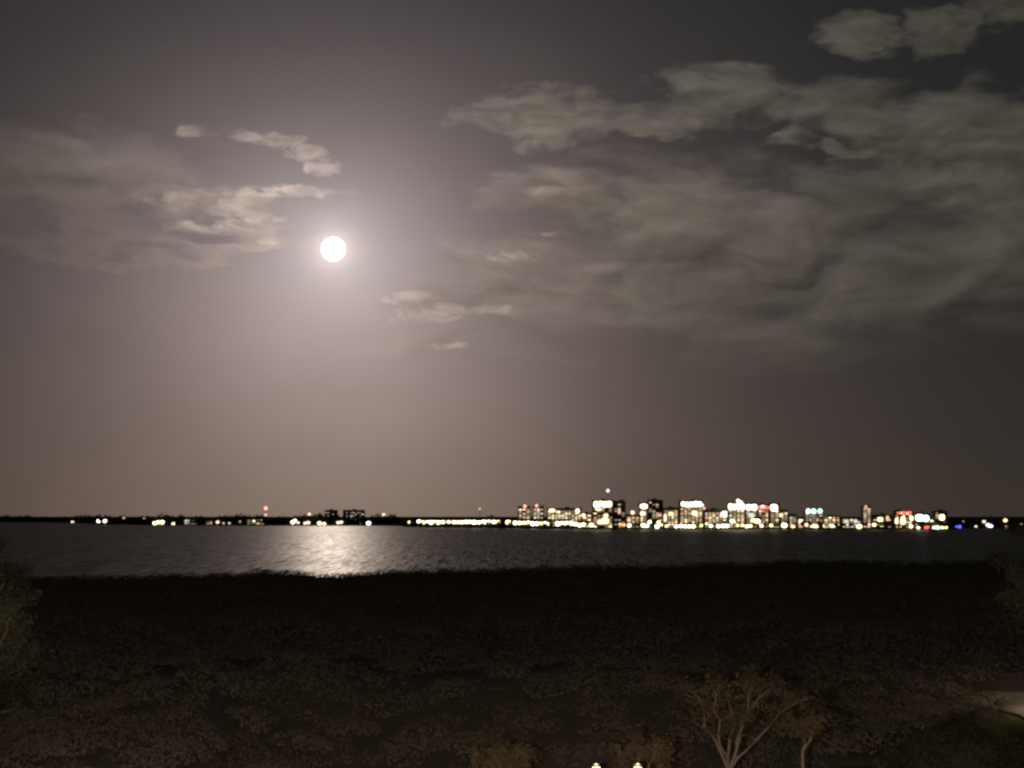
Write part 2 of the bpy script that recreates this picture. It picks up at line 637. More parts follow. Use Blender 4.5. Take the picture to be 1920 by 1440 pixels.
MOON_D = 60000.0
prof = [(math.sin(math.pi * k / 24) + 1e-4, -math.cos(math.pi * k / 24)) for k in range(25)]
moon = link('moon', MB().lathe(prof, 48).mesh('moon'), moon_m)
moon.location = Vector((0, 0, CAM_Z)) + md * MOON_D
s_ = MOON_D * 21.6 / F
moon.scale = (s_, s_, s_)
tag(moon, 'brilliant white full moon shining above the bay', 'moon')

# ------------------------------------------------------------------ mangrove forest between the building and the water
MANG = leaf_mat('mangrove_leaf', (0.12, 0.104, 0.082), 0.40, 0.12)
BARK = principled('grey_brown_bark', (0.13, 0.105, 0.078), 0.9, (3.0, 0.6))
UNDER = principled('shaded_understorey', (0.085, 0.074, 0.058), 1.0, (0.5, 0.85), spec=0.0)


def forest():
    V, Fc = [], []
    off = 0
    pts = []
    y = 88.0
    while y < FOREST_FAR + 6:
        step = 4.4
        half = 0.29 * y + 22
        for x in np.arange(-half, half, step):
            pts.append((x + RNG.uniform(-1.9, 1.9), y + RNG.uniform(-1.9, 1.9)))
        y += step
    pts = np.array(pts)
    keep = in_forest(pts[:, 0], pts[:, 1]) & (pts[:, 1] < shore_y(pts[:, 0]))
    pts = pts[keep]
    H = canopy_h(pts[:, 0], pts[:, 1])
    cents, sizes, outs = [], [], []
    for (x, y), h in zip(pts, H):
        near = y < 200
        mid = y < 320
        close = y < 150
        n = 820 if close else 480 if near else (200 if mid else 130)
        if h < 3:
            n = 170
        r = RNG.uniform(2.4, 3.6) if h > 3 else RNG.uniform(1.7, 2.6)
        top = h + (RNG.uniform(-0.6, 0.1) if y > 300 else RNG.uniform(-1.0, 0.5))
        d = RNG.normal(size=(n, 3))
        d /= np.linalg.norm(d, axis=1)[:, None]
        d[:, 2] = np.abs(d[:, 2]) * 1.0 - (0.35 if near else 0.1)
        rad = r * (0.72 + 0.3 * RNG.random(n))[:, None]
        hh = min(2.4, h * .5)
        c = d * rad * np.array([1, 1, hh / r]) + np.array([x, y, 1.0 + top - hh])
        cents.append(c)
        outs.append(d * np.array([.6, .6, 1.0]) + np.array([0, -.35, .6]))
        sizes.append(np.full(n, 0.13 if close else 0.19 if near else (0.25 if mid else 0.30)))
    c = np.concatenate(cents)
    s = np.concatenate(sizes)
    v, f = leaf_quads(c, s, out=np.concatenate(outs), loose=0.22)
    return mesh_np('mangrove_forest', v, f), pts


fm, fpts = forest()
tag(link('mangrove_forest', fm, MANG), 'dark unbroken mangrove canopy along the near edge of the bay', 'forest', kind='stuff')


def understorey():
    ys = np.concatenate([np.arange(86, 220, 4.0), np.arange(220, FOREST_FAR + 4, 5.0)])
    nx = 90
    v, f = [], []
    ok = []
    for y in ys:
        half = 0.29 * y + 26
        for x in np.linspace(-half, half, nx):
            yy_ = min(y, shore_y(x) - 1.5)
            inside = bool(in_forest(np.array(x), np.array(yy_)))
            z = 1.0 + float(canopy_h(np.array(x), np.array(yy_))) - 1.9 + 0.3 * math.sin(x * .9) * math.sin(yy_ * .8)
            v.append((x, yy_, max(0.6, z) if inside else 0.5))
            ok.append(inside)
    for j in range(len(ys) - 1):
        for i in range(nx - 1):
            q = (j * nx + i, j * nx + i + 1, (j + 1) * nx + i + 1, (j + 1) * nx + i)
            if sum(ok[k] for k in q) >= 1:
                f.append(q)
    return mesh_np('forest_understorey', v, f)


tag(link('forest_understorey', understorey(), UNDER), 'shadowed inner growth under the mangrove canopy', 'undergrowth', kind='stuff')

# ------------------------------------------------------------------ far wooded shore
FARLEAF = leaf_mat('far_tree_leaf', (0.05, 0.06, 0.03), 0.2)


def far_woods():
    cents, sizes = [], []
    segs = [(-700, 745, 13, 25.0, 1500), (1772, 2500, 10, 20.0, 420)]
    for x0, x1, h0, h1, n in segs:
        for px in np.linspace(x0, x1, n):
            px = px + RNG.uniform(-1, 1)
            d = shore_d(px) + RNG.uniform(8, 70)
            x = (px - 960) / F * d * CP
            h = RNG.uniform(h0, h1) * (0.86 + 0.14 * math.sin(px * .045) + 0.06 * math.sin(px * .17))
            r = RNG.uniform(4, 7)
            k = 26
            dd = RNG.normal(size=(k, 3))
            dd /= np.linalg.norm(dd, axis=1)[:, None]
            c = dd * np.array([r, r, h * .46]) * (0.6 + .4 * RNG.random(k))[:, None] + np.array([x, d, 2 + h * .54])
            cents.append(c)
            sizes.append(np.full(k, 2.6))
    v, f = leaf_quads(np.concatenate(cents), np.concatenate(sizes))
    v[:, 2] = np.maximum(v[:, 2], 1.2)
    return mesh_np('far_woods', v, f)


tag(link('far_woods', far_woods(), FARLEAF), 'low black line of trees along the opposite shore', 'woods', kind='stuff')

# ------------------------------------------------------------------ lights of the far shore
WHITE = glow('lamp_white', (1.0, 0.87, 0.58), 6.0)
COOL = glow('lamp_cool', (0.85, 0.97, 1.0), 8.0)
WARM = glow('lamp_warm', (1.0, 0.74, 0.36), 4.2)
ORANGE = glow('lamp_orange', (1.0, 0.42, 0.18), 2.2)
PINK = glow('lamp_pink', (1.0, 0.62, 0.52), 2.5)
RED = glow('lamp_red', (1.0, 0.10, 0.06), 2.4)
REDPALE = glow('beacon_red', (1.0, 0.32, 0.24), 2.6)
BLUE = glow('lamp_blue', (0.12, 0.14, 1.0), 1.6)
PURPLE = glow('lamp_violet', (0.72, 0.60, 1.0), 5.0)
ICE = glow('beacon_ice', (0.72, 0.88, 1.0), 5.0)
TEAL = glow('lamp_teal', (0.55, 1.0, 0.95), 4.0)
GREENISH = glow('lamp_greenish', (0.85, 1.0, 0.72), 4.0)
CROWN = glow('crown_white', (1.0, 0.89, 0.62), 5.0)
WIN = [glow('window_bright', (1.0, 0.80, 0.45), 2.2), glow('window_cream', (1.0, 0.80, 0.50), 1.8),
       glow('window_amber', (1.0, 0.62, 0.32), 1.1), glow('window_dim', (1.0, 0.72, 0.44), 0.68),
       glow('window_pink', (1.0, 0.62, 0.50), 0.95), glow('window_pale', (0.90, 0.97, 0.80), 0.95),
       glow('window_faint', (0.85, 0.85, 0.55), 0.40), glow('facade_fill_glow', (1.0, 0.62, 0.34), 0.36)]
GLASS = principled('dark_glass', (0.03, 0.035, 0.04), 0.15)
STEEL = principled('galvanised_steel', (0.25, 0.25, 0.25), 0.5, metallic=0.6)
WALLS = [principled('cream_render', (0.46, 0.40, 0.31), 0.85, (0.15, 0.85)), principled('grey_concrete', (0.33, 0.32, 0.30), 0.85, (0.15, 0.8)),
         principled('tan_render', (0.40, 0.31, 0.23), 0.85, (0.15, 0.85)), principled('brown_facade', (0.20, 0.16, 0.13), 0.8, (0.15, 0.8)),
         principled('white_render', (0.60, 0.58, 0.54), 0.85, (0.15, 0.88))]
ROOFM = principled('roof_membrane', (0.16, 0.155, 0.15), 0.9, (0.2, 0.7))


BUILT = []


def building(name, label, x0, x1, ytop, back=60, wall=0, lit=0.45, mix=(1, 3, 4, 3, 1, 1, 2), crown=None, beacons=(), extra=(),
             depth=20.0, floor=3.4, bay=5.0, group=None, setback=None, podium=True, mast=None):
    """a far building: body, roof with lift house, floor slabs, dark glazing, every lit window, added dim panes for facade light; positions in metres"""
    D = shore_d((x0 + x1) / 2) + back
    a, b = at(x0, ytop, D), at(x1, ytop, D)
    W = b.x - a.x
    z0 = 1.8
    H = a.z - z0
    root = empty(name, ((a.x + b.x) / 2, D, z0))
    BUILT.append(((x0 + x1) / 2, label))
    tag(root, label, 'building', group or 'buildings of the lit far shore')
    wm_ = WALLS[wall]
    mb = MB()
    mb.box((0, depth / 2, H / 2), (W, depth, H))
    for sx in (-1, 1):                                   # corner piers, a little proud
        mb.box((sx * (W / 2 - .5), -.22, H / 2), (1.0, .5, H - .1))
    link('wall', mb.mesh('wall'), wm_, root)
    rb = MB()
    rb.box((0, depth / 2, H + .06), (W - .9, depth - .9, .14))
    for sx in (-1, 1):
        rb.box((sx * (W / 2 - .2), depth / 2, H + .55), (.4, depth, 1.1))
    rb.box((0, .2, H + .55), (W - .8, .4, 1.1))
    rb.box((0, depth - .2, H + .55), (W - .8, .4, 1.1))
    roof = link('roof', rb.mesh('roof'), ROOFM, root)
    if W > 14:
        boxp('lift_house', (RND.uniform(-.2, .2) * W, depth * .6, H + 1.6), (min(7, W * .3), 6, 2.9), wm_, roof)
    nf = max(1, int((H - 1.2) / floor))
    nb = max(1, int((W - 2) / bay))
    bw = (W - 2) / nb
    gl = MB()
    pal = [w for w, k in zip(WIN, mix) for _ in range(k)]
    ctop = crown[0] if crown else 0
    for i in range(nf):
        z = 0.9 + i * floor
        if i > 0 and H > 14:
            boxp('floor_slab', (0, -.45, z - .15), (W - 2.3, 1.3, .22), wm_, root)
        for j in range(nb):
            xx = -W / 2 + 1 + (j + .5) * bw
            if z + 2.4 >= H - ctop:
                continue
            if RND.random() < lit:
                boxp('window', (xx, -.09, z + 1.25), (bw * RND.uniform(.55, .82), .16, RND.uniform(1.7, 2.2)), RND.choice(pal), root)
            elif RND.random() < (.93 if lit > .4 else .3):  # added dim panes imitate light on the facade between lit windows
                boxp('window', (xx, -.09, z + 1.25), (bw * RND.uniform(.6, .85), .16, 2.0), RND.choice((WIN[6], WIN[7], WIN[7])), root)
            else:
                gl.box((xx, -.05, z + 1.25), (bw * .78, .1, 2.0))
    if gl.v:
        link('dark_glazing', gl.mesh('dark_glazing'), GLASS, root)['kind'] = 'stuff'
    if crown:
        hgt, c0, c1, cm = crown
        n = max(1, int((c1 - c0) * W / 6))
        for k in range(n):
            xx = -W / 2 + W * (c0 + (c1 - c0) * (k + .5) / n)
            roundp('crown_light', (xx, -.55, H - hgt / 2 - .3 + RND.uniform(-.5, .5)), ((c1 - c0) * W / n * 1.02, .5, hgt * RND.uniform(.78, 1.0)), cm, root)
    for px, py, r, m_ in beacons:
        p = at(px, py, D - 1)
        lx, lz = p.x - root.location.x, p.z - z0
        if lz > H + 1.2:
            boxp('beacon_pole', (lx, .6, (H + lz) / 2), (.5, .5, lz - H), STEEL, root)
            orb('beacon', (lx, .6, lz), r, m_, root)
        else:
            orb('beacon', (lx, -1.2 - r, lz), r, m_, root)
    for px, py, w_, h_, m_ in extra:                      # single very bright rooms, signs and terraces
        p = at(px, py, D)
        roundp('lit_terrace', (p.x - root.location.x, -.75, p.z - z0), (w_, .6, h_), m_, root)
    return root


B = building
B('condo_tower', 'pale condominium tower with red roof beacon, taller of a close pair', 971, 995, 950, 130, 4, .62, (0, 2, 2, 2, 5, 3, 1), beacons=[(984, 949, 2.6, REDPALE)])
B('condo_tower', 'narrow pale condominium with pink beacon beside the red beaconed tower', 999, 1020, 949, 150, 4, .65, (0, 2, 2, 2, 4, 4, 1), beacons=[(1006, 948, 2.4, REDPALE)])
B('apartment_block', 'broad cream apartment block with a bright lamp at each roof corner', 1026, 1091, 954, 110, 0, .68, (1, 5, 3, 2, 1, 4, 1), extra=[(1035, 957, 9, 4.5, WARM), (1083, 958, 5.5, 6.5, WARM), (1047, 960, 6, 3.5, WIN[0])])
B('hotel_block', 'low hotel wing between the cream block and the crowned tower', 1091, 1110, 963, 90, 2, .6, (2, 4, 3, 2, 1, 1, 1), extra=[(1094, 966, 5, 4, WARM)])
B('crowned_tower', 'tower with a glowing white crown and a thin mast with icy beacon', 1111, 1149, 939, 70, 2, .35, (1, 2, 5, 4, 1, 0, 4), crown=(9.5, .06, .94, CROWN), beacons=[(1140, 920, 1.9, ICE)],
  extra=[(1134, 977, 13, 9, WIN[0]), (1136, 967, 7, 6, WIN[0]), (1125, 979, 8, 6, WIN[0]), (1122, 955, 9, 3, WARM)])
B('dark_tower', 'unlit brown tower block against the white crowned tower', 1150, 1173, 940, 85, 3, .10, (0, 1, 2, 3, 0, 1, 4), extra=[(1161, 958, 4.5, 10, WIN[4])])
B('apartment_block', 'low tan block with amber lit windows below the dark tower', 1174, 1200, 966, 70, 2, .6, (1, 3, 5, 2, 2, 0, 1), extra=[(1186, 961, 5.5, 5.5, WIN[0])])
B('lantern_tower', 'slim tower with a round glowing top storey', 1199, 1214, 944, 75, 0, .5, (2, 4, 4, 2, 1, 0, 1), crown=(8, .1, .98, CROWN), extra=[(1205, 963, 7, 5, WARM)])
B('dark_tower', 'dark brown tower with mostly unlit upper storeys by the slim lantern tower', 1215, 1243, 938, 100, 3, .30, (0, 1, 4, 4, 2, 0, 3), extra=[(1237, 966, 4, 5, WIN[4])])
B('apartment_block', 'warm lit apartment block stepping down to the banded hotel', 1244, 1272, 953, 80, 2, .66, (1, 5, 5, 3, 2, 0, 1), extra=[(1257, 963, 6, 5, WIN[0]), (1247, 972, 4, 14, WIN[1])])
B('banded_hotel', 'hotel tower with a wide white lit band under its roof', 1274, 1318, 940, 75, 2, .5, (1, 3, 6, 3, 1, 0, 2), crown=(8.5, .07, .95, CROWN), beacons=[(1320, 953, 1.8, REDPALE), (1317, 947, 2.0, PINK)],
  extra=[(1302, 962, 9, 7, WIN[0])])
B('apartment_block', 'long warm lit block of many small windows behind the palm quay', 1320, 1363, 956, 95, 0, .72, (1, 5, 5, 3, 3, 2, 1), extra=[(1359, 964, 10, 9, GREENISH)])
B('bright_tower', 'brightest tower with a blazing stepped crown', 1365, 1397, 944, 70, 2, .55, (1, 3, 6, 3, 1, 0, 2), crown=(9.5, .02, .98, CROWN), beacons=[(1387, 944, 4.2, CROWN), (1384, 939, 2.4, CROWN)])
B('twin_tower', 'glowing tower topped with white signs beside the blazing crown', 1398, 1420, 945, 78, 1, .5, (1, 2, 3, 3, 1, 5, 1), crown=(9, .02, .96, CROWN), extra=[(1409, 966, 9, 7, WIN[5]), (1412, 976, 8, 7, WIN[0])])
B('red_topped_tower', 'tower with a red lit parapet between two white crowns', 1421, 1442, 947, 82, 3, .55, (0, 2, 4, 4, 4, 0, 2), crown=(6.5, .0, 1.0, RED), extra=[(1430, 950, 6.5, 4.5, PINK)])
B('white_globe_tower', 'brown tower with a single large white light near its roof', 1443, 1462, 945, 74, 3, .5, (0, 2, 4, 4, 2, 0, 2), extra=[(1451, 952, 11, 10, CROWN), (1464, 966, 5, 5, WIN[0])])
B('apartment_block', 'stepped pinkish apartment block beyond the white globe tower', 1463, 1478, 957, 90, 2, .6, (0, 3, 4, 3, 4, 1, 1))
B('apartment_block', 'lower pinkish block descending towards the teal lamps', 1479, 1494, 964, 80, 2, .6, (0, 2, 4, 3, 4, 2, 1))
B('office_block', 'low lilac lit office by the water before the teal topped block', 1495, 1508, 970, 60, 4, .75, (2, 4, 2, 1, 4, 3, 0), extra=[(1501, 980, 5, 9, WIN[0])])
B('teal_topped_block', 'block crowned by three teal white lamps', 1509, 1543, 959, 72, 3, .45, (0, 2, 4, 3, 3, 0, 3), beacons=[(1515, 958, 3.4, TEAL), (1525, 958.5, 3.6, TEAL), (1537, 958, 3.2, TEAL)], extra=[(1526, 986, 13, 5, WIN[0])])
B('apartment_block', 'small warm lit block beside the teal topped block', 1544, 1576, 968, 65, 2, .72, (1, 5, 5, 3, 2, 1, 1), extra=[(1548, 986, 8, 5, WIN[0]), (1560, 986, 8, 5, WIN[0])])
B('office_block', 'low greyish office with cool pale windows', 1578, 1615, 972, 70, 1, .5, (0, 2, 1, 2, 0, 7, 3), extra=[(1587, 977, 5, 4.5, WIN[5]), (1604, 977, 6, 5, WIN[5])])
B('slender_tower', 'slender pale tower rising alone above low roofs', 1617, 1634, 950, 95, 4, .75, (0, 3, 2, 2, 5, 3, 1), beacons=[(1623, 950, 2.2, WIN[4])])
B('apartment_block', 'short block with two bright cream lounges', 1636, 1672, 966, 70, 3, .35, (0, 2, 5, 3, 1, 0, 3), extra=[(1650, 974, 8, 6, WARM), (1653, 983, 6, 7, WIN[0]), (1664, 972, 5, 8, WIN[2])])
B('red_signed_block', 'block with a red roof sign above bright white floors', 1678, 1711, 959, 75, 3, .4, (1, 3, 4, 3, 2, 1, 2), crown=(3.4, .1, .95, RED), extra=[(1690, 962, 4, 3.5, ORANGE), (1701, 963, 4.5, 3.5, ORANGE), (1693, 976, 7, 12, WARM), (1681, 977, 5, 9, WIN[0]), (1709, 972, 6, 7, WIN[0])])
B('glass_pavilion', 'block with two big cool white lights under its flat roof', 1713, 1744, 963, 70, 1, .3, (0, 2, 3, 3, 0, 3, 2), extra=[(1724, 971, 12, 9.5, COOL), (1736, 972, 8, 9, COOL)])
B('end_block', 'last block of the city row with one bright top window', 1752, 1776, 959, 80, 3, .22, (0, 2, 3, 3, 0, 0, 4), extra=[(1766, 970, 8.5, 9, WARM), (1745.5, 980, 8, 9, WIN[0])])
B('low_house', 'pale low house behind the lit shore row', 912, 928, 969, 60, 4, .4, (0, 1, 1, 2, 3, 3, 1), bay=6)
# wooded left-hand shore
B('dark_condo', 'narrow unlit condominium rising from the dark wooded shore', 609, 632, 957, 120, 3, .28, (0, 0, 1, 3, 2, 2, 3))
B('dark_condo', 'wide unlit condominium rising from the dark wooded shore', 643, 683, 957, 120, 3, .34, (0, 0, 1, 2, 1, 3, 6))
B('shore_house', 'low villa with a cluster of dim cream windows on the wooded shore', 345, 371, 971, 20, 0, .8, (0, 2, 1, 2, 1, 4, 2))
B('shore_house', 'small villa with faint pink windows on the wooded shore', 386, 400, 974, 18, 0, .7, (0, 1, 1, 2, 4, 1, 1))
B('shore_house', 'villa with a long pale window below the red beacon mast', 463, 495, 973, 18, 0, .5, (0, 2, 1, 2, 1, 4, 1), extra=[(488, 977, 11, 5.5, WIN[1])])


# low bright buildings along the quay at the city's end
ORD = ['first', 'second', 'third', 'fourth', 'fifth', 'sixth', 'seventh', 'eighth', 'ninth', 'tenth', 'last']


def quay_building(x0, x1, yc, mats, k_):
    D = shore_d((x0 + x1) / 2) + 22
    a, b = at(x0 - 1.5, yc, D), at(x1 + 1.5, yc, D)
    W = b.x - a.x
    root = empty('quay_building', ((a.x + b.x) / 2, D, 1.6))
    tag(root, ORD[k_] + ' low brightly lit building of the white quay row counted from the wooded shore', 'building', 'white lit row along the quay')
    H = a.z - 1.6 + 4.6
    mb = MB()
    mb.box((0, 6, H / 2), (W, 12, H))
    link('wall', mb.mesh('wall'), WALLS[0], root)
    r = MB()
    v0 = len(r.v)
    e = .8
    r.v += [(-W / 2 - e, -e, H), (W / 2 + e, -e, H), (W / 2 + e, 12 + e, H), (-W / 2 - e, 12 + e, H), (-W / 2 + W * .2, 6, H + 2.2), (W / 2 - W * .2, 6, H + 2.2)]
    r.f += [(0, 1, 5, 4), (2, 3, 4, 5), (1, 2, 5, 5), (3, 0, 4, 4)]
    rm = bpy.data.meshes.new('roof')
    rm.from_pydata(r.v, [], [(0, 1, 5, 4), (2, 3, 4, 5), (1, 2, 5), (3, 0, 4), (3, 2, 1, 0)])
    link('roof', rm, ROOFM, root)
    n = max(1, int(round((x1 - x0) / 7.5)))
    for k in range(n):
        xx = -W / 2 + W * (k + .5) / n
        roundp('window', (xx, -.2, H - 4.6 + RND.uniform(-1.1, 1.1)), (W / n * RND.uniform(.75, 1.05), .3, RND.uniform(4.6, 6.8)), mats[k % len(mats)], root)
    return root


for k_, (x0, x1, yc, ms) in enumerate([(783, 804, 978.5, [WHITE, WARM, GREENISH]), (806, 833, 979.5, [WHITE, WARM, WHITE]), (838, 845, 978.5, [WIN[0]]), (849, 884, 979.5, [WHITE, WARM]),
                       (886, 919, 979.5, [WHITE]), (924, 937, 979, [WHITE, WARM]), (948, 958, 979, [WARM]), (963, 993, 980.5, [WHITE, WARM]),
                       (996, 1040, 981, [WHITE, GREENISH, WARM]), (1043, 1074, 982, [WHITE, WARM]), (1077, 1111, 984, [WHITE, WARM])]):
    quay_building(x0, x1, yc, ms, k_)

# lamps on posts along the water: (x, y, glow, radius)
HEAD = MB().lathe([(0.03, .75), (.55, .68), (.95, .3), (1.0, -.05), (.85, -.45), (.45, -.72), (0.03, -.8)], 10).mesh('lamp_head')


def shore_lamp(px, py, mat, r, label, group, back=6):
    D = shore_d(px) + back
    p = at(px, py, D)
    root = empty('shore_lamp', (p.x, D, 1.5))
    tag(root, label, 'lamp', group)
    hz = max(1.2, p.z - 1.5)
    post = MB().lathe([(.35, 0), (.35, .5), (.14, .6), (.1, max(.7, hz - r * .8))], 8).mesh('post')
    link('post', post, STEEL, root)
    o = link('lamp_head', HEAD, mat, root, (0, 0, hz))
    o.scale = (r, r, r)


PLACES = [(1022, 'red beaconed tower pair'), (1110, 'cream apartment block'), (1150, 'white crowned tower'), (1175, 'dark tower against the crown'), (1200, 'low tan block'),
          (1215, 'slim lantern tower'), (1244, 'dark brown tower'), (1273, 'warm stepping block'), (1319, 'white banded hotel'), (1364, 'long warm block'), (1398, 'blazing stepped crown'),
          (1421, 'white signed tower'), (1443, 'red parapet tower'), (1463, 'white globe tower'), (1495, 'pinkish blocks'), (1509, 'lilac office'), (1544, 'teal topped block'), (1577, 'small warm block'),
          (1616, 'grey cool office'), (1636, 'slender pale tower'), (1675, 'block with two lounges'), (1712, 'red signed block'), (1746, 'cool white pavilion'), (1800, 'last city block')]
QX = [794, 820, 842, 866, 902, 930, 953, 978]


def place(px):
    if px < 990:
        return ORD[min(range(8), key=lambda k: abs(QX[k] - px))] + ' building of the quay row'
    return next(n for x, n in PLACES if px < x)


for x, y, r in [(1206, 985, 3.2), (1213, 986, 2.8), (1232, 987, 3.2), (1218, 979, 2.6), (1268, 987, 2.9), (1277, 986, 2.9), (1285, 987, 2.7), (1292.5, 987, 2.8), (1300, 987, 2.9),
                (1333, 986, 2.8), (1347, 987, 2.7), (1356, 986, 3.3), (1363, 986, 3.2), (1470.5, 985, 4.2), (1420, 977, 3.8), (1722, 991, 2.2), (1752, 990.5, 3.0), (1758, 990.5, 3.0)]:
    shore_lamp(x, y, COOL if RND.random() < .3 else (GREENISH if RND.random() < .3 else WHITE), r, 'white lamp on a post at the water below the ' + place(x), 'white lamps along the city waterfront')
for x, y, r in [(768, 979, 2.9), (1180, 985, 3.0), (1235, 979, 2.6), (1240, 984, 2.0), (1250, 986, 2.2), (1315, 985, 2.2), (1325, 982, 2), (1373, 977, 3.5), (1383, 985, 2.2), (1392, 985, 2.4), (1400, 987, 3), (1407, 986, 2.6),
                (1428, 986, 2.5), (1446, 985, 2.6), (1487, 987, 2.4), (1512, 984, 2.4), (1530, 987, 2.6), (1611, 987, 4.2), (1639, 984, 3.0), (1708, 987, 3), (1767, 990, 2.6), (1774, 989, 2.2)]:
    shore_lamp(x, y, WARM, r, 'cream lamp on a post at the water below the ' + place(x), 'cream lamps along the city waterfront')
for x, y, r in [(1163, 983, 2.6), (1170, 984, 2.6)]:
    shore_lamp(x, y, ORANGE, r, 'orange lamp on the waterfront below the dark tower', 'orange lamps below the dark tower')
shore_lamp(1737, 991.5, RED, 3.6, 'low red lamp at the water by the cool lit pavilion', None)
shore_lamp(1797, 988, BLUE, 5.0, 'deep blue lamp on the dark point past the city', None)
shore_lamp(1793, 986, BLUE, 3.0, 'smaller blue lamp beside the deep blue one', None)
shore_lamp(1852, 984, PURPLE, 3.2, 'violet white lamp on the dark point, one of a pair', 'violet lamps on the point')
shore_lamp(1857, 987, PURPLE, 4.0, 'violet white lamp on the dark point, one of a pair', 'violet lamps on the point')
for x, y, r, m_, w in [(1806, 978, 2.0, WIN[6], 'faint grey lamp in the trees above the deep blue lamp'), (1830, 989, 2.2, WIN[1], 'small cream lamp between the blue and violet lamps'),
                       (1845, 978, 3.0, WIN[1], 'pale lamp just above the violet pair'), (1885, 975.5, 3.4, WARM, 'bright cream lamp high on the wooded point'),
                       (1887, 989, 2.4, WIN[3], 'dim lamp at the water below the bright cream one'), (1915, 984, 2.6, WIN[2], 'dim amber lamp at the end of the wooded point')]:
    shore_lamp(x, y, m_, r, w, 'lamps on the wooded point')
PAIR, TRIO = 'white lamp of the lone pair on the wooded shore', 'white lamp of the close trio on the wooded shore'
DUO = 'white lamp of the leaning pair at the edge of the moon path'
NEXT = 'white lamp of the pair at the foot of the narrow unlit condominium'
for x, y, r, m_, w in [(185, 977, 4.8, WHITE, PAIR), (197, 977, 4.6, WHITE, PAIR), (290, 981, 4.2, WHITE, TRIO), (297, 979, 4.6, WHITE, TRIO), (304, 979, 4.6, WHITE, TRIO),
                       (325, 982, 3.2, WARM, 'single cream lamp beside the close trio of white lamps'), (549, 979, 4.4, WHITE, DUO), (553, 976, 3.4, WHITE, DUO),
                       (599, 981, 4.0, WHITE, NEXT), (608, 982, 3.4, WARM, NEXT), (691, 981, 4.6, WHITE, 'large white lamp beside the wide unlit condominium')]:
    shore_lamp(x, y, m_, r, w, 'bright lamps on the wooded shore')
for x, y, r, m_, w in [(136, 979, 4.6, PINK, 'lone pink lamp at the far dark end of the wooded shore'), (408, 979, 3.6, PINK, 'bright pink lamp beside the small pink windowed villa'),
                       (419, 981, 2.6, WIN[4], 'faint pink lamp of the dim pair by the small villa'), (430, 981, 3.0, WIN[4], 'faint pink lamp of the dim pair by the small villa'),
                       (476, 977, 3.2, WIN[1], 'cream lamp before the villa below the beacon mast'), (232, 971, 3.2, WIN[3], 'dim lamp in the treetops beyond the lone white pair'),
                       (559, 980, 3, PINK, 'small pink lamp beside the leaning white pair'), (572, 981, 3.4, PINK, 'pink lamp of the pair in the moon path'), (578, 980, 4, PINK, 'pink lamp of the pair in the moon path'),
                       (634, 980, 3.8, PINK, 'pink lamp between the two unlit condominiums'), (640, 979, 3.6, WIN[0], 'cream lamp between the two unlit condominiums'),
                       (580, 964, 3.2, WIN[1], 'cream light on a tall post above the treetops'), (270, 972, 2.4, WIN[3], 'dim lamp in the treetops before the close trio'),
                       (450, 978, 2.4, WIN[3], 'dim lamp in the trees short of the beacon mast')]:
    shore_lamp(x, y, m_, r, w, 'dim lamps on the wooded shore', 4)


def mast(px, ytop, D, lights, label):
    top = at(px, ytop, D)
    root = empty('radio_mast', (top.x, D, 2.0))
    tag(root, label, 'mast', 'masts with aviation lights')
    H = top.z - 2
    m = MB()
    for k in range(3):
        a = 2.1 * k
        m.tube([(1.6 * math.cos(a), 1.6 * math.sin(a), 0), (.4 * math.cos(a), .4 * math.sin(a), H)], [.22, .16], 5)
    link('legs', m.mesh('legs'), STEEL, root)
    n = max(3, int(H / 4))
    for i in range(n):
        z = H * (i + .5) / n
        r = 1.6 - 1.2 * z / H
        ring = [(r * math.cos(2.1 * k), r * math.sin(2.1 * k), z + (k % 2) * .8) for k in (0, 1, 2, 0)]
        link('bracing', MB().tube(ring, [.1] * 4, 4).mesh('bracing'), STEEL, root)
    for py, r, mt in lights:
        p = at(px, py, D)
        orb('beacon', (0, -1.2, p.z - 2), r, mt, root)


mast(498.5, 951, 4700, [(953, 4.2, REDPALE), (965.5, 2.8, REDPALE)], 'tall mast with two stacked red lights on the wooded shore')
mast(719.5, 964, 4500, [(966, 4.0, PINK), (976, 2.6, REDPALE)], 'short mast with a salmon light between wooded shore and town')
mast(899.5, 952, 3900, [(954, 2.2, WIN[4])], 'thin mast with a faint pink light behind the white quay row')

# waterfront trees in front of the town
TW = [(x + RND.uniform(-3, 3)) for x in list(np.arange(770, 1110, 11)) + list(np.arange(1160, 1770, 15))]


def small_tree_meshes(k):
    rng = np.random.default_rng(50 + k)
    d = rng.normal(size=(170, 3))
    d /= np.linalg.norm(d, axis=1)[:, None]
    c = d * np.array([3.2, 3.2, 2.5]) * (.55 + .45 * rng.random(170))[:, None] + np.array([0, 0, 5.0])
    v, f = leaf_quads(c, np.full(170, .95), rng=rng)
    crown = mesh_np('crown', v, f)
    trunk = MB().tube([(0, 0, -.3), (.1, 0, 2), (-.1, .1, 4.4)], [.3, .24, .14], 6).mesh('trunk')
    return crown, trunk


QLEAF = leaf_mat('quay_tree_leaf', (0.09, 0.12, 0.03), 0.35)
STM = [small_tree_meshes(k) for k in range(4)]
for i, px in enumerate(TW):
    D = shore_d(px) + RND.uniform(9, 15)
    p = at(px, 985, D)
    t = empty('quay_tree', (p.x, D, 1.5))
    t.rotation_euler.z = RND.uniform(0, 6)
    s = RND.uniform(.85, 1.45)
    t.scale = (s, s, s)
    tag(t, 'small round tree on the quay before the ' + place(px), 'tree', 'small trees along the quay')
    cm_, tm_ = STM[i % 4]
    link('trunk', tm_, BARK, t)
    link('crown', cm_, QLEAF, t)

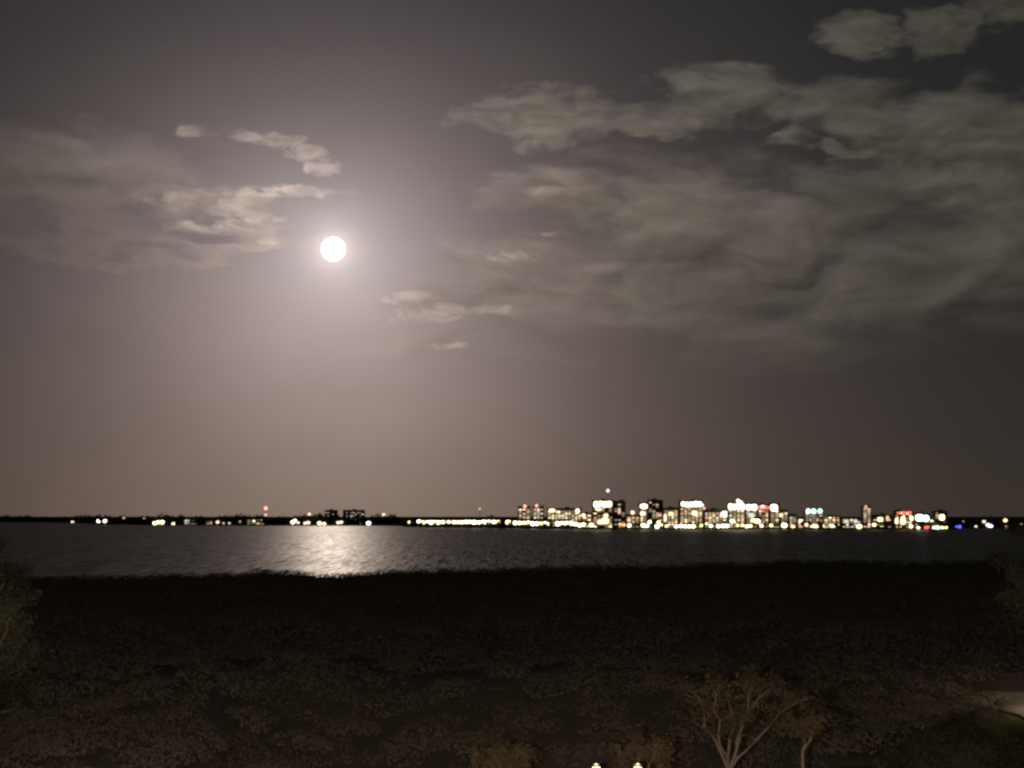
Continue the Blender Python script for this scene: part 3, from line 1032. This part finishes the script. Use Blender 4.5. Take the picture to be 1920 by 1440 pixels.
# ------------------------------------------------------------------ near trees and lamps below the balcony
NEARLEAF = leaf_mat('dry_tree_leaf', (0.09, 0.072, 0.043), 0.35)
DARKLEAF = leaf_mat('unlit_tree_leaf', (0.030, 0.030, 0.019), 0.3)  # leaf colour darkened to make the lamp-struck edge trees look unlit


DARKBARK = principled('unlit_bark', (0.03, 0.025, 0.02), 0.95, (3.0, 0.6), spec=0.1)  # unlit look of the edge trunks is put into the bark colour


def curve(a, b, bend, n=6):
    a, b = Vector(a), Vector(b)
    s = Vector(bend)
    return [a.lerp(b, t / (n - 1)) + s * math.sin(math.pi * t / (n - 1)) for t in range(n)]


def tree(label, base, fork_z, limbs, leaf_n, leaf_s, leaf, r0, seed, spread, flat=.45, group=None, cat='tree', lean=(0, 0), bark=None):
    """limbs: end points (relative to base) of the main limbs; twigs and leaves grow round their ends"""
    bark = bark or (DARKBARK if leaf is DARKLEAF else BARK)
    rng = random.Random(seed)
    nr = np.random.default_rng(seed)
    root = empty('tree', base)
    tag(root, label, cat, group)
    fk = Vector((lean[0], lean[1], fork_z))
    link('trunk', MB().tube(curve((0, 0, -.4), fk, (rng.uniform(-.15, .15), rng.uniform(-.1, .1), 0)), [r0 * (1.25 - .5 * t / 5) for t in range(6)], 9).mesh('trunk'), bark, root)
    cents = []
    for e in limbs:
        e = Vector(e)
        pts = curve(fk + Vector((0, 0, -.15)), e, (rng.uniform(-.35, .35), rng.uniform(-.3, .3), rng.uniform(-.1, .35)), 7)
        for q_ in range(1, 6):
            pts[q_] = pts[q_] + Vector((rng.gauss(0, .12), rng.gauss(0, .12), rng.gauss(0, .06))) * (e - fk).length / 4
        L = link('limb', MB().tube(pts, [r0 * .55 * (1 - .72 * t / 6) for t in range(7)], 7).mesh('limb'), bark, root)
        tw = MB()
        for k in range(9):
            s = pts[rng.randint(3, 6)]
            d = Vector((rng.gauss(0, 1), rng.gauss(0, 1), abs(rng.gauss(0, .6)) * flat + .15)).normalized() * spread * rng.uniform(.45, 1.0)
            q = curve(s, s + d, (rng.uniform(-.2, .2), rng.uniform(-.2, .2), .15), 4)
            tw.tube(q, [r0 * .14, r0 * .1, r0 * .07, r0 * .03], 5)
            for j in (1, 2, 3):
                n = leaf_n // (27 * 1)
                c = np.array(q[j])[None, :] + nr.normal(size=(n, 3)) * np.array([spread * .20, spread * .20, spread * .20 * (flat + .3)])
                cents.append(c)
        link('twigs', tw.mesh('twigs'), bark, L)['kind'] = 'stuff'
    cc = np.concatenate(cents)
    v, f = leaf_quads(cc, leaf_s, rng=nr, out=(cc - cc.mean(0)) * np.array([.4, .4, 1.0]) / spread + nr.normal(size=cc.shape) * .25)
    link('crown', mesh_np('crown', v, f), leaf, root)
    return root


def rel(px, py, D, base, dy=0.0):
    p = at(px, py, D)
    return (p.x - base[0], D + dy - base[1], p.z - base[2])


D1 = 128.0
b1 = (at(1366, 1440, D1).x, D1, 1.0)
tree('spreading tree with pale forked trunk and thin umbrella crown lit from below', b1, 3.0,
     [rel(1300, 1292, D1, b1), rel(1340, 1300, D1, b1, -1.2), rel(1371, 1290, D1, b1, 1.2), rel(1408, 1284, D1, b1, -.6), rel(1450, 1290, D1, b1, .8), rel(1490, 1318, D1, b1, -.4)],
     900, .12, NEARLEAF, .2, 3, 1.7, .4)
b2 = (at(1505, 1440, 126).x, 126.0, 1.0)
tree('thin crooked tree half hidden beneath the spreading umbrella crown', b2, 4.4, [rel(1522, 1372, 126, b2), rel(1490, 1365, 126, b2, .8), rel(1535, 1350, 126, b2, -.7)], 420, .13, NEARLEAF, .13, 5, 1.2, .5)
b3 = (at(1205, 1440, 124).x, 124.0, 1.0)
tree('low bushy tree glowing brown behind the lamp posts', b3, 2.4, [rel(1160, 1398, 124, b3), rel(1195, 1386, 124, b3, 1), rel(1230, 1392, 124, b3, -.8), rel(1265, 1408, 124, b3, .5)], 620, .13, NEARLEAF, .16, 8, 1.1, .5)
b4 = (at(942, 1440, 112).x, 112.0, 1.0)
tree('rounded low tree faintly lit at its top, apart from the lamps', b4, 2.4, [rel(905, 1420, 112, b4), rel(940, 1408, 112, b4, .8), rel(980, 1416, 112, b4, -.8), rel(940, 1425, 112, b4, -1.2)], 800, .13, NEARLEAF, .18, 12, 1.1, .5)
b5 = (at(-55, 1440, 92).x, 92.0, 1.0)
tree('tall dark tree standing at the west edge of the mangroves', b5, 9.0,
     [rel(-25, 1030, 92, b5), rel(-15, 1090, 92, b5, 1), rel(25, 1150, 92, b5, -1), rel(-80, 1060, 92, b5), rel(0, 1230, 92, b5, 1.5), rel(-110, 1180, 92, b5, -1.5), rel(25, 1330, 92, b5, .6)], 4200, .12, DARKLEAF, .3, 21, 1.5, .6)
b6 = (at(1945, 1440, 112).x, 112.0, 1.0)
tree('tall dark tree standing by the pale driveway', b6, 11.0,
     [rel(1930, 1010, 112, b6), rel(1915, 1060, 112, b6, 1), rel(1960, 1030, 112, b6, -1), rel(1925, 1120, 112, b6, .5), rel(1980, 1110, 112, b6), rel(1935, 1180, 112, b6, -1)], 4200, .13, DARKLEAF, .28, 31, 1.4, .6)
b7 = (at(1790, 1440, 116).x, 116.0, 1.0)
tree('broad dark tree before the pale driveway', b7, 2.6, [rel(1740, 1400, 116, b7), rel(1790, 1380, 116, b7, 1), rel(1850, 1395, 116, b7, -1), rel(1900, 1425, 116, b7, .5), rel(1690, 1425, 116, b7), rel(1800, 1420, 116, b7, -1.5)], 4200, .13, DARKLEAF, .2, 41, 1.5, .4)

LAMPGLASS = glow('street_lamp_glass', (1.0, 0.80, 0.52), 14.0)


def street_lamp(label, px, py, D, watts, col, group=None):
    p = at(px, py, D)
    root = empty('street_lamp', (p.x, D, 1.0))
    tag(root, label, 'lamp', group)
    h = p.z - 1.0
    link('post', MB().lathe([(.16, -.2), (.16, .5), (.07, .6), (.055, h - .3)], 9).mesh('post'), principled('dark_lamp_metal', (0.04, 0.045, 0.04), 0.5, metallic=.5), root)
    hd = link('lamp_head', MB().lathe([(.05, -.3), (.16, -.24), (.17, -.2), (.06, .22), (.30, .24), (.22, .36), (.02, .46)], 10).mesh('lamp_head'), principled('dark_lamp_metal', (0.04, 0.045, 0.04)), root, (0, 0, h))
    link('glass', MB().lathe([(.15, -.19), (.21, -.05), (.22, .1), (.19, .23)], 10).mesh('glass'), LAMPGLASS, hd)
    ld = bpy.data.lights.new('lamp_light', 'POINT')
    ld.energy = watts
    ld.color = col
    ld.shadow_soft_size = .3
    lo = bpy.data.objects.new('lamp_light', ld)
    COL.objects.link(lo)
    lo.parent = root
    lo.location = (0, -.0, h + .8)


street_lamp('lit street lamp on a dark post in front of the low bushy tree', 1118, 1446, 117, 200, (1, .78, .5))
street_lamp('second lit street lamp between the bushy and spreading trees', 1196, 1446, 116, 200, (1, .78, .5))
street_lamp('unseen tall lamp added to brighten the middle mangroves', 420, 1850, 9, 260000, (1, .77, .62))  # added out of view, only to lift the dark canopy
street_lamp('second unseen tall lamp added to brighten mangroves towards the umbrella tree', 1050, 1850, 9, 60000, (1, .77, .60))  # weaker added fill for the canopy, also below the view
street_lamp('lit street lamp beside the pale driveway', 2010, 1225, 192, 2600, (1, .80, .52))
